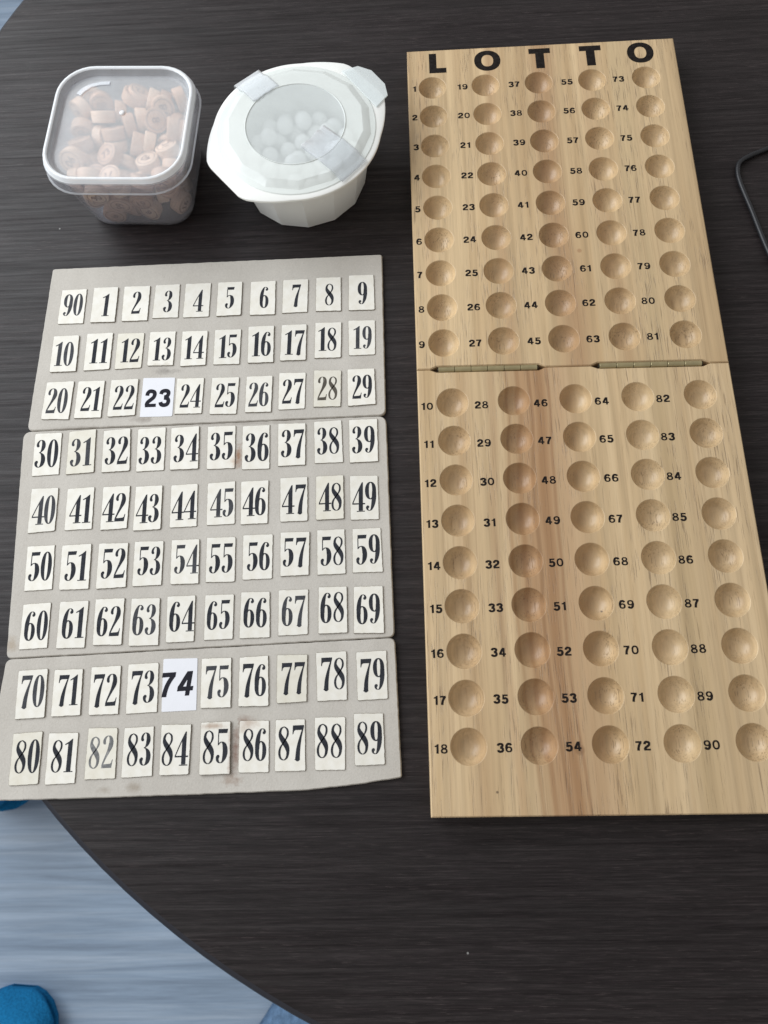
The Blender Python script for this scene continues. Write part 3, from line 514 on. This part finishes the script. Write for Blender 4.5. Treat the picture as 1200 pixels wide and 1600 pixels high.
# ================================================================== WOODEN BOARD
TH = .018; HR = .0102
board = tag(empty('wooden_number_board', (.083, -.2385, 0)), 'pale wooden hinged board with rows of round hollows and black printed numbers headed LOTTO', 'game board')
def board_half(outline, holes, m, label):
    bm = bmesh.new(); edges = []; ZT = TH; bv = .0007
    top = inset(outline, bv)
    lo_ = [bm.verts.new((x, y, 0)) for x, y in outline]; mid = [bm.verts.new((x, y, ZT - bv)) for x, y in outline]; tp = [bm.verts.new((x, y, ZT)) for x, y in top]
    n = len(outline)
    for i in range(n):
        j = (i + 1) % n
        bm.faces.new((lo_[i], lo_[j], mid[j], mid[i])); bm.faces.new((mid[i], mid[j], tp[j], tp[i]))
        edges.append(bm.edges.get((tp[i], tp[j])))
    bm.faces.new(lo_[::-1])
    depth = .0084; rs = (HR * HR + depth * depth) / (2 * depth); N = 40; bowl = []
    for hx, hy in holes:
        ring0 = [bm.verts.new((hx + (HR + .0004) * math.cos(2 * math.pi * k / N), hy + (HR + .0004) * math.sin(2 * math.pi * k / N), ZT)) for k in range(N)]
        for k in range(N): edges.append(bm.edges.new((ring0[k], ring0[(k + 1) % N])))
        prev = ring0
        amax = math.asin(min(1, HR / rs)); M_ = 9
        zs = [(HR + .0001, ZT - .0002)] + [(rs * math.sin(amax * (1 - q / M_)), ZT - depth + rs - rs * math.cos(amax * (1 - q / M_)) - (.0005 if q == 0 else 0.0005)) for q in range(M_)]
        for r_, z_ in zs:
            cur = [bm.verts.new((hx + r_ * math.cos(2 * math.pi * k / N), hy + r_ * math.sin(2 * math.pi * k / N), z_)) for k in range(N)]
            for k in range(N): bowl.append(bm.faces.new((prev[k], cur[k], cur[(k + 1) % N], prev[(k + 1) % N])))
            prev = cur
        bowl.append(bm.faces.new(prev))
    bmesh.ops.triangle_fill(bm, use_beauty=True, use_dissolve=False, edges=edges, normal=(0, 0, 1))
    bmesh.ops.recalc_face_normals(bm, faces=bm.faces)
    for f in bowl: f.smooth = True
    for v in bm.verts: v.co -= Vector((.083, -.2385, 0))
    o = from_bm('board_panel', bm, [m], board); o['label'] = label
    return o
XL, XR, YT, YM, YB = -.0185, .1850, .0370, -.2387, -.5135
S1, S2 = (-.0099, .0663), (.0958, .1730)           # the two routed slots of the hinges
ymid = lambda x: YM - .0011 * (x - .083) / .1
def notch(y0, sgn, xs):
    pts = []
    for a, b_ in xs: pts += [(a, ymid(a) + sgn * .0002), (a + .0045, ymid(a) + sgn * .0021), (b_ - .0045, ymid(b_) + sgn * .0021), (b_, ymid(b_) + sgn * .0002)]
    return pts
up_out = [(XL, ymid(XL) + .0002)] + notch(YM, 1, [S1, S2]) + [(XR, ymid(XR) + .0002), (XR, YT), (XL, YT)]
lo_out = [(XL, YB), (XR, YB), (XR, ymid(XR) - .0002)] + notch(YM, -1, [S1, S2])[::-1] + [(XL, ymid(XL) - .0002)]
HU = {(i, j): (.04 * j, -.02727 * i) for i in range(9) for j in range(5)}
HL = {(i, j): (.0040 + .03985 * j, -.26228 - .02676 * i) for i in range(9) for j in range(5)}
# wood textures use object space: shift materials' coordinates by the panel origin through the object itself
pu = board_half(up_out, list(HU.values()), M_UP, 'upper half of the board with the heading and numbers 1 to 81')
pl_ = board_half(lo_out, list(HL.values()), M_LOW, 'lower half of the board with a brown streak, numbers 10 to 90')
OX, OY = .083, -.2385
NX_U = [(-.0137, -.0145), (.0226, .0210), (.0617, .0600), (.1008, .0989), (.1396, .1383)]
NX_L = [(-.0126, -.0116), (.0230, .0242), (.0612, .0628), (.1002, .1014), (.1390, .1397)]
for (tab_, nx, par, base, dy0, dy1) in ((HU, NX_U, pu, 1, -.0006, -.0009), (HL, NX_L, pl_, 10, -.0022, -.0008)):
    for (i, j), (hx, hy) in tab_.items():
        num = base + i + 18 * j; s = str(num)
        x = nx[j][0] + (nx[j][1] - nx[j][0]) * i / 8 + random.uniform(-.0003, .0003)
        y = hy + dy0 + (dy1 - dy0) * i / 8 + random.uniform(-.0002, .0002)
        bm = bmesh.new(); wide_number(bm, s, x - OX, y - OY, .0051, TH + .00005, rot=random.uniform(-.02, .02))
        from_bm('printed_number', bm, [M_PRINT], par)
# heading letters
def letter(ch, x0, x1, y0, y1):
    bm = bmesh.new(); w_, h_ = x1 - x0, y1 - y0; z = TH + .00005
    def P(q): bm.faces.new([bm.verts.new((x0 + a * w_ - OX, y0 + b_ * h_ - OY, z)) for a, b_ in q])
    if ch == 'L': P([(0, 0), (1, 0), (1, .25), (.43, .25), (.43, 1), (0, 1)])
    if ch == 'T': P([(.30, 0), (.70, 0), (.70, .745), (1, .745), (1, 1), (0, 1), (0, .745), (.30, .745)])
    if ch == 'O':
        N = 56; sg = lambda v, p: math.copysign(abs(v) ** p, v)
        o_ = [bm.verts.new((x0 + w_ * (.5 + .5 * sg(math.cos(a), .93)) - OX, y0 + h_ * (.5 + .5 * sg(math.sin(a), .93)) - OY, z)) for a in [2 * math.pi * k / N for k in range(N)]]
        i_ = [bm.verts.new((x0 + w_ * (.5 + .225 * sg(math.cos(a), .9)) - OX, y0 + h_ * (.5 + .285 * sg(math.sin(a), .9)) - OY, z)) for a in [2 * math.pi * k / N for k in range(N)]]
        for k in range(N): bm.faces.new((o_[k], o_[(k + 1) % N], i_[(k + 1) % N], i_[k]))
    from_bm('printed_letter', bm, [M_PRINT], pu)
for ch, x0, x1, y0, y1 in (('L', -.0018, .0112, .0140, .0332), ('O', .0327, .0527, .0138, .0336), ('T', .0745, .0908, .0137, .0331), ('T', .1128, .1292, .0139, .0333), ('O', .1486, .1684, .0142, .0340)):
    letter(ch, x0, x1, y0, y1)
# hinges
for (a, b_), lab in ((S1, 'left brass hinge'), (S2, 'right brass hinge')):
    yc = ymid((a + b_) / 2); h = empty('hinge', ((a + b_) / 2 - OX, yc - OY, 0)); h.parent = board; h['label'] = lab
    h.rotation_euler = (0, 0, math.atan(-.0011 / .1))
    L0 = (b_ - a) - .0110; k_ = L0 / 6
    for q in range(6):
        bm = bmesh.new(); x0 = -L0 / 2 + q * k_ + .00015; x1 = x0 + k_ - .0003
        rr = .0019 + (.00006 if q % 2 else 0)
        loft(bm, [[(x, rr_ * math.cos(t), TH - .0010 + rr_ * math.sin(t)) for t in [2 * math.pi * k / 20 for k in range(20)]] for x, rr_ in ((x0, rr * .9), (x0 + .0002, rr), (x1 - .0002, rr), (x1, rr * .9))], True, True)
        bmesh.ops.recalc_face_normals(bm, faces=bm.faces)
        from_bm('knuckle', bm, [M_BRASS], h, 40)
    bm = bmesh.new()
    loft(bm, [[(x, .0011 * math.cos(t), TH - .0010 + .0011 * math.sin(t)) for t in [2 * math.pi * k / 12 for k in range(12)]] for x in (-L0 / 2 - .0006, L0 / 2 + .0006)], True, True)
    bmesh.ops.recalc_face_normals(bm, faces=bm.faces); from_bm('pin', bm, [M_PIN], h, 40)
    bm = bmesh.new()
    slab(bm, [(-L0 / 2 - .004, -.0013), (L0 / 2 + .004, -.0013), (L0 / 2 + .004, .0013), (-L0 / 2 - .004, .0013)], .002, TH - .0042)
    bmesh.ops.recalc_face_normals(bm, faces=bm.faces); from_bm('leaf_plate', bm, [M_SLOT], h)

# ================================================================== NUMBER CARD
card = tag(empty('number_card', (-.16, -.32, 0)), 'worn grey cardboard sheet in three folded sections with cream number tiles from 1 to 90', 'number card')
AX, AY = -.16, -.32
def rough_outline(pts, amp, step=.004):
    out = []; L = len(pts)
    for i in range(L):
        a, b_ = Vector(pts[i]), Vector(pts[(i + 1) % L]); d = (b_ - a); k = max(1, int(d.length / step)); nn = Vector((-d.y, d.x)).normalized()
        for s in range(k):
            out.append(tuple(a + d * s / k + nn * (random.uniform(-amp, amp) if s else 0)))
    return out
def rounded(pts, rads, n=5):
    out = []; L = len(pts)
    for i in range(L):
        p, c, q = Vector(pts[i - 1]), Vector(pts[i]), Vector(pts[(i + 1) % L]); r_ = rads[i]
        a = c + (p - c).normalized() * r_; b_ = c + (q - c).normalized() * r_
        for s in range(n + 1):
            t = s / n; out.append(tuple(a * (1 - t) ** 2 + c * 2 * t * (1 - t) + b_ * t * t))
    return out
CT = .0030
def panel(pts, rads, lab, dz=0):
    o_ = rough_outline(rounded(pts, rads), .00013, .003)
    bm = bmesh.new(); n = len(o_); i1, i2 = inset(o_, .0003), inset(o_, .0007)
    rows = loft(bm, [[(x - AX, y - AY, z + dz) for x, y in lp] for lp, z in ((o_, 0.0003), (o_, CT - .0011), (i1, CT - .0004), (i2, CT))], mats_per=[1, 0, 0])
    bm.faces.new(rows[-1]); bm.faces.new(rows[0][::-1]).material_index = 1
    o = from_bm('card_panel', bm, [M_CARD, M_CARDEDGE], card, 28); o['label'] = lab
panel([(-.2868, -.2659), (-.0402, -.2627), (-.0409, -.1351), (-.2844, -.1362)], [.005, .005, .002, .002], 'top section of the card with three rows of tiles')
panel([(-.2800, -.4201), (-.0372, -.4117), (-.0400, -.2630), (-.2893, -.2662)], [.004, .004, .006, .006], 'middle section of the card with four rows of tiles')
panel([(-.2838, -.5030), (-.22, -.5022), (-.1574, -.5010), (-.0898, -.4993), (-.0600, -.4965), (-.0345, -.4930), (-.0370, -.4120), (-.2800, -.4204)], [.002, .001, .001, .001, .001, .0015, .004, .004], 'bottom section of the card with two rows of tiles')

FADED = {82: M_INKF, 75: M_INK2, 31: M_INK2, 67: M_INK2, 63: M_INK2, 45: M_INK2, 19: M_INK2, 10: M_INK2, 90: M_INK2, 26: M_INK2, 54: M_INK2, 40: M_INK2, 28: M_INKS, 70: M_INK2, 20: M_INK2}
OLD = {28, 82, 31, 12, 48, 80, 77}
def tile_outline(w_, h_, amp):
    o_ = []; cr = random.uniform(.0003, .0010)
    q = [(-w_ / 2, -h_ / 2), (w_ / 2, -h_ / 2), (w_ / 2, h_ / 2), (-w_ / 2, h_ / 2)]
    q = [(x + random.uniform(-.00035, .00035), y + random.uniform(-.00035, .00035)) for x, y in q]
    return rough_outline(rounded(q, [random.uniform(.0002, .0013) for _ in range(4)], 3), amp, .0016)
for (num, tx, ty, tw, thh, ang) in TILES:
    paper = num in (23, 74); tx, ty, tw, thh = tx / 1000, ty / 1000, tw / 1000, thh / 1000
    t = empty('number_tile', (tx - AX, ty - AY, CT)); t.rotation_euler = (0, 0, R(ang)); t.parent = card
    lift = 0
    thick = .0003 if paper else random.uniform(.0006, .0010)
    if num in (85,): thick = .0016
    bm = bmesh.new(); o_ = tile_outline(tw, thh, .00002 if paper else .00013)
    slab(bm, o_, 0.00003, thick, .00006 if paper else .0002, 0, 1)
    bmesh.ops.recalc_face_normals(bm, faces=bm.faces)
    sh = from_bm('tile_card', bm, [M_PAPER, M_PAPER] if paper else [M_TILE_OLD if num in OLD else M_TILE, M_TILEEDGE], t)
    zt = thick + .00005; s = str(num); bm = bmesh.new()
    if paper:
        if num == 23: wide_number(bm, s, .0003, -.0008, .0132, zt, rot=.02, xs=.80, bw=.92)
        else: wide_number(bm, s, -.0018, .0004, .0146, zt, rot=.02, xs=.84, slant=.16, bw=.85)
        m_ = M_TONER
    else:
        gh = thh * (.655 if num > 9 else .64) * random.uniform(.98, 1.02)
        sx = gh * .90; gw = [(.43 if c != '1' else .36) * sx for c in s]; gap = .0004 + random.uniform(-.0001, .0003)
        W = sum(gw) + gap * (len(s) - 1); x = -W / 2 + random.uniform(-.0005, .0006) + (.0006 if num < 10 else 0)
        fit_ = min(1, (tw - .0012) / W) if len(s) > 1 else 1
        sx *= fit_; x *= fit_; y0 = -gh / 2 + random.uniform(-.0005, .0008) + (.0008 if num > 49 else 0)
        rows = bm
        for c, g_ in zip(s, gw):
            glyph(bm, c, x - (.02 * sx if c == '1' else 0), y0 + random.uniform(-.0002, .0002), sx, gh, zt, .012)
            x += g_ * fit_ + gap
        m_ = FADED.get(num, M_INK)
    from_bm('numeral', bm, [m_], t)
    if num == 23: t['label'] = 'white paper replacement tile printed 23 in plain bold figures'
    if num == 74: t['label'] = 'white paper replacement tile printed 74 in slanted bold figures'
    if num == 82: t['label'] = 'tile 82 with its print faded to grey'
    if num == 28: t['label'] = 'yellowed tile 28 with brownish print'
    if num == 85: t['label'] = 'tile 85 standing a little proud with a brown stained edge'

# ================================================================== SQUARE TUB
TX, TY = -.2197, -.0605
def rsq(h, r, z, n=8):
    r = min(r, h * .95); p = []
    for cx, cy_, a0 in ((h - r, h - r, 0), (-(h - r), h - r, 90), (-(h - r), -(h - r), 180), (h - r, -(h - r), 270)):
        for i in range(n + 1):
            a = R(a0 + 90 * i / n); p.append((cx + r * math.cos(a), cy_ + r * math.sin(a), z))
    return p
tub = tag(empty('square_tub', (TX, TY, 0), R(-3.5)), 'square translucent plastic tub with rounded corners and a frosted snap lid, full of wooden chips', 'tub')
bm = bmesh.new()
loft(bm, [rsq(*q) for q in ((.0350, .015, .0008), (.0372, .016, .0), (.0386, .017, .0012), (.0394, .0175, .004), (.0465, .0225, .048), (.0470, .0228, .0485), (.0472, .023, .055), (.0464, .0222, .055), (.0458, .022, .048), (.0386, .0170, .004), (.0376, .0164, .0022), (.0340, .0145, .0018))], True, True)
bmesh.ops.recalc_face_normals(bm, faces=bm.faces)
from_bm('tub_body', bm, [M_TUB], tub, 180)
bm = bmesh.new()
loft(bm, [rsq(*q) for q in ((.0430, .021, .0548), (.0446, .022, .0549), (.0452, .0225, .0554), (.0466, .0234, .0592), (.0473, .0240, .0600), (.0485, .0250, .0600), (.0493, .0255, .0595), (.0497, .0257, .0572), (.0503, .026, .0568), (.0507, .0262, .0560), (.0509, .0264, .0490), (.0519, .027, .0486), (.0519, .027, .0480), (.0505, .0262, .0480))], True, False,
     mats_per=[0, 0, 0, 1, 1, 1, 1, 1, 0, 2, 0, 0, 2])
bmesh.ops.recalc_face_normals(bm, faces=bm.faces)
lid = from_bm('tub_lid', bm, [M_TUBLID, M_TUBRIM, M_TUB], tub, 180)
bm = bmesh.new()      # embossed tear strip in the far left corner and the moulding point in the middle
arc = [(-.0250 + .0135 * 0, 0)]
arcp = [(-.0365, .0290), (-.0335, .0335), (-.0280, .0372), (-.0210, .0392), (-.0140, .0398)]
arci = [(-.0140, .0370), (-.0215, .0364), (-.0270, .0345), (-.0310, .0310), (-.0335, .0270)]
slab(bm, (arcp + arci)[::-1], .0550, .0556); bmesh.ops.recalc_face_normals(bm, faces=bm.faces)
from_bm('tear_strip', bm, [M_TUBLID], lid)
bm = bmesh.new(); loft(bm, [[(x, y, z) for x, y in circ(r, 16, -.001, .012)] for r, z in ((.0021, .0549), (.0019, .0556), (.001, .0559))], False, True)
from_bm('moulding_point', bm, [M_TUBRIM], lid, 60)

# wooden chips in the tub
CR, CH = .0083, .0078
def chip_mesh(num):
    bm = bmesh.new(); prof = ((CR - .0008, -CH / 2), (CR - .0002, -CH / 2 + .0003), (CR, -CH / 2 + .0010), (CR, CH / 2 - .0010), (CR - .0002, CH / 2 - .0003), (CR - .0008, CH / 2))
    loft(bm, [[(x, y, z) for x, y in circ(r, 32)] for r, z in prof], True, True)
    geo = DIG[num]
    for sgn in (1, -1):
        z = sgn * (CH / 2 + .00004); N = 32
        o_ = [bm.verts.new((x, y, z)) for x, y in circ(.0066, N)]; i_ = [bm.verts.new((x, y, z)) for x, y in circ(.0061, N)]
        for k in range(N):
            f = bm.faces.new((o_[k], o_[(k + 1) % N], i_[(k + 1) % N], i_[k])); f.material_index = 1
        add_text(bm, geo, 0, 0, .0056, z, mi=1, flip=sgn < 0)
    me = bpy.data.meshes.new('wooden_chip'); bm.to_mesh(me); bm.free()
    me.polygons.foreach_set('use_smooth', [True] * len(me.polygons)); me.set_sharp_from_angle(angle=R(40))
    me.materials.append(M_CHIP); me.materials.append(M_BURN)
    return me
nums = list(range(1, 91)); random.shuffle(nums); nums += [0] * 40
DIG = {k: text_geo(str(k), .02, 1.0, 1.0) for k in set(nums[:len(CHIPS)]) if k}
DIG[0] = text_geo('90', .02)
for k, (x, y, z, qw, qx, qy, qz) in enumerate(CHIPS):
    o = link('wooden_chip', chip_mesh(nums[k]))
    o.location = (TX + x / 1000, TY + y / 1000, z / 1000); o.rotation_mode = 'QUATERNION'; o.rotation_quaternion = (qw, qx, qy, qz)
    tag(o, CHIP_LABELS.get(k, 'wooden number chip packed among others in the square tub, partly or wholly covered'), 'game chip', 'wooden number chips in the square tub')

# ================================================================== WHITE BOWL
BX, BY = -.0980, -.0620
bowl = tag(empty('white_bowl', (BX, BY, 0)), 'white faceted round bowl with two flat lugs and a milky taped lid over white balls', 'bowl')
NF = 14; fa = R(-86.5)
pg = lambda r, z: [(x, y, z) for x, y in circ(r, NF, 0, 0, fa)]
bm = bmesh.new()
loft(bm, [pg(*q) for q in ((.0430, .0), (.0456, .0006), (.0528, .0445), (.0508, .0445), (.0438, .0032), (.0428, .0026))], True, True)
bmesh.ops.recalc_face_normals(bm, faces=bm.faces); from_bm('bowl_body', bm, [M_BOWL], bowl, 12)
def flange(axis, r0=.0596):
    pts = []
    for k in range(120):
        a = 360 * k / 120; d = min(abs((a - axis + 180) % 360 - 180), abs((a - axis - 180 + 180) % 360 - 180))
        r = r0
        if d < 48:
            if d <= 14.5: r = .0645 / math.cos(R(d))
            elif d <= 19: r = .0666
            else:
                t = (d - 19) / 29; r = .0666 * (1 - t) + r0 * t - .0006 * math.sin(math.pi * t)
        pts.append((r * math.cos(R(a)), r * math.sin(R(a))))
    return pts
fo = flange(40)
def ring_loft(o_, inner_r, zs):
    bm = bmesh.new(); inn = [(inner_r * math.cos(2 * math.pi * k / 120), inner_r * math.sin(2 * math.pi * k / 120)) for k in range(120)]
    sc_ = lambda f: [(x * f, y * f) for x, y in o_]
    lp = [[(x, y, zs[0]) for x, y in inn], [(x, y, zs[0]) for x, y in sc_(.985)], [(x, y, zs[0] + .0005) for x, y in o_], [(x, y, zs[1] - .0006) for x, y in o_], [(x, y, zs[1]) for x, y in sc_(.985)], [(x, y, zs[1]) for x, y in inn], [(x, y, zs[0]) for x, y in inn]]
    loft(bm, lp); bmesh.ops.remove_doubles(bm, verts=bm.verts, dist=1e-7); bmesh.ops.recalc_face_normals(bm, faces=bm.faces)
    return bm
from_bm('rim_flange', ring_loft(fo, .0503, (.0446, .0472)), [M_BOWL], bowl, 35)
# lid: faceted dome with a ringed clear centre and one protruding tab
bm = bmesh.new()
c56 = lambda r, z: [(x, y, z) for x, y in circ(r, 56, 0, 0, fa)]
def facet56(r, z):
    out = []
    for k in range(56):
        a = 2 * math.pi * k / 56; loc_ = (a % (2 * math.pi / NF)) - math.pi / NF
        rr = r * math.cos(math.pi / NF) / math.cos(loc_); out.append((rr * math.cos(a + fa), rr * math.sin(a + fa), z))
    return out
loft(bm, [c56(.0343, .0520), c56(.0347, .0521), c56(.0349, .0525), c56(.0352, .0525), c56(.0355, .0520), facet56(.0478, .0512), facet56(.0486, .0509), facet56(.0532, .0483), c56(.0556, .0478), c56(.0560, .0475), c56(.0556, .04732)], True, False,
     mats_per=[1, 0, 0, 0, 0, 0, 0, 0, 0, 0])
bmesh.ops.recalc_face_normals(bm, faces=bm.faces)
blid = from_bm('bowl_lid', bm, [M_BLID, M_BLIDC], bowl, 10)
bm = bmesh.new()
ta = R(36); tp = [(.0545, -.021), (.0668, -.0180), (.0714, -.0085), (.0714, .0075), (.0662, .0170), (.0545, .021)]
slab(bm, [(x * math.cos(ta) - y * math.sin(ta), x * math.sin(ta) + y * math.cos(ta)) for x, y in tp], .0479, .0485, .0002)
bmesh.ops.recalc_face_normals(bm, faces=bm.faces); from_bm('lid_tab', bm, [M_BLIDC], blid)
def tape(axis_deg, prof, w_, jag):
    """adhesive tape following the lid's profile along one direction"""
    a = R(axis_deg); ux, uy = math.cos(a), math.sin(a); bm = bmesh.new(); rows = []
    for k, (r, z) in enumerate(prof):
        row = []
        for s in range(13):
            t = (s / 12 - .5) * w_; dr = (random.uniform(-jag, jag) if k == 0 else 0)
            row.append(bm.verts.new(((r + dr) * ux - t * uy, (r + dr) * uy + t * ux, z)))
        rows.append(row)
    for k in range(len(rows) - 1):
        for s in range(12): bm.faces.new((rows[k][s], rows[k][s + 1], rows[k + 1][s + 1], rows[k + 1][s]))
    bmesh.ops.recalc_face_normals(bm, faces=bm.faces)
    o = from_bm('adhesive_tape', bm, [M_TAPE], bowl, 60)
    md = o.modifiers.new('thickness', 'SOLIDIFY'); md.thickness = .00012
    return o
tape(128, [(.0340, .0529), (.0365, .0526), (.0476, .0518), (.0490, .0513), (.0534, .0489), (.0600, .0482), (.0608, .0470), (.0607, .0450)], .022, .0006)['label'] = 'torn tape strip at the far left edge of the lid'
tape(-44, [(.0170, .0523), (.0335, .0525), (.0350, .0529), (.0365, .0526), (.0476, .0518), (.0490, .0513), (.0534, .0489), (.0570, .0486)], .024, .0009)['label'] = 'tape strip reaching over the clear centre of the lid'

bmesh_ball = bmesh.new(); bmesh.ops.create_uvsphere(bmesh_ball, u_segments=24, v_segments=14, radius=.0061)
ball0 = None
for k, (x, y, z) in enumerate(BALLS):
    if ball0 is None: o = ball0 = from_bm('white_ball', bmesh_ball, [M_BALL], None, 180)
    else: o = ball0.copy(); col.objects.link(o)
    o.location = (BX + x / 1000, BY + y / 1000, z / 1000)
    tag(o, BALL_LABELS.get(k, 'small plain white ball lying among the others lower in the heap inside the white bowl'), 'ball', 'white balls in the lidded bowl')

# ================================================================== CORD, SLIPPER, LEG STAND-IN, CLOTH
pts = catmull([(.40, -.010, .0022), (.30, -.032, .0022), (.2477, -.0559, .0022), (.2350, -.0612, .0022), (.2258, -.0668, .0022), (.2226, -.0740, .0022), (.2226, -.0860, .0022), (.2270, -.1108, .0022), (.2330, -.1464, .0022), (.245, -.20, .0022), (.27, -.28, .0022), (.33, -.36, .0022)], 10)
o = from_bm('power_cord', tube(pts, .0017, 12), [M_CORD], None, 180); tag(o, 'thin black cord looping onto the table at the right of the wooden board', 'cord')

def slipper(name, loc, rz, L, W, H, lab):
    """rounded fleece toe cap, sole flat on the floor"""
    root = tag(empty(name, (loc[0], loc[1], -.73), rz), lab, 'slipper', 'blue fleece slippers on the floor')
    bm = bmesh.new(); loops = []
    prof = [(0, .30, .28), (.02, .52, .45), (.06, .74, .66), (.12, .90, .84), (.22, 1.0, .97), (.38, 1.0, 1.0), (.55, .92, .98), (.75, .86, .95), (.92, .78, .90), (1.0, .40, .5)]
    for t, w_, h_ in catmull(prof, 3):
        lp = []
        for k in range(28):
            a = 2 * math.pi * k / 28; x = .5 * W * w_ * math.copysign(abs(math.cos(a)) ** .8, math.cos(a)); z = H * h_ * max(0.012, .5 + .5 * math.sin(a)) ** .8
            lp.append((x + .002 * math.sin(7 * a + 20 * t), -L * t, z + .002 * math.sin(13 * t * 3 + 3 * a)))
        loops.append(lp)
    loft(bm, loops, True, True); bmesh.ops.recalc_face_normals(bm, faces=bm.faces)
    from_bm('upper', bm, [M_FLEECE], root, 180)
    bm = bmesh.new(); so = [(.47 * W * w_, -L * t) for t, w_, h_ in prof] + [(-.47 * W * w_, -L * t) for t, w_, h_ in prof[::-1]]
    slab(bm, so, .0, .008); bmesh.ops.recalc_face_normals(bm, faces=bm.faces); from_bm('sole', bm, [M_FLEECE], root)
slipper('fleece_slipper_or_leg', (-.597, -.800), R(-4), .27, .128, .062, 'bright blue fleece slipper toe on the grey floor at the bottom left corner')
slipper('fleece_slipper_or_leg', (-.692, -.556), R(150), .27, .13, .28, 'blue fleece leg form, made tall to shade the floor, beside the overhanging cardboard corner')  # leg built as a boot shape; its height is invented to shade the floor
bm = bmesh.new(); rows = []
for i in range(1, 17):
    row = []
    for k in range(64):
        a = 2 * math.pi * k / 64; q = i / 16; e = 1 + .10 * math.sin(3 * a + 1) + .05 * math.sin(7 * a)
        x, y = q * e * .125 * math.cos(a), q * e * .10 * math.sin(a)
        z = .055 * max(0, 1 - q * q) ** .7 + (.010 * math.sin(70 * x + 26 * y) + .006 * math.sin(120 * y - 40 * x)) * (1 - q) + .002
        row.append((x, y, z))
    rows.append(row)
loft(bm, rows, True, False); bmesh.ops.recalc_face_normals(bm, faces=bm.faces)
o = from_bm('cloth', bm, [M_DENIM], None, 180); o.location = (-.150, -.905, -.729); o.modifiers.new('thickness', 'SOLIDIFY').thickness = .002
tag(o, 'crumpled blue grey cloth on the floor peeking out below the table edge', 'cloth')
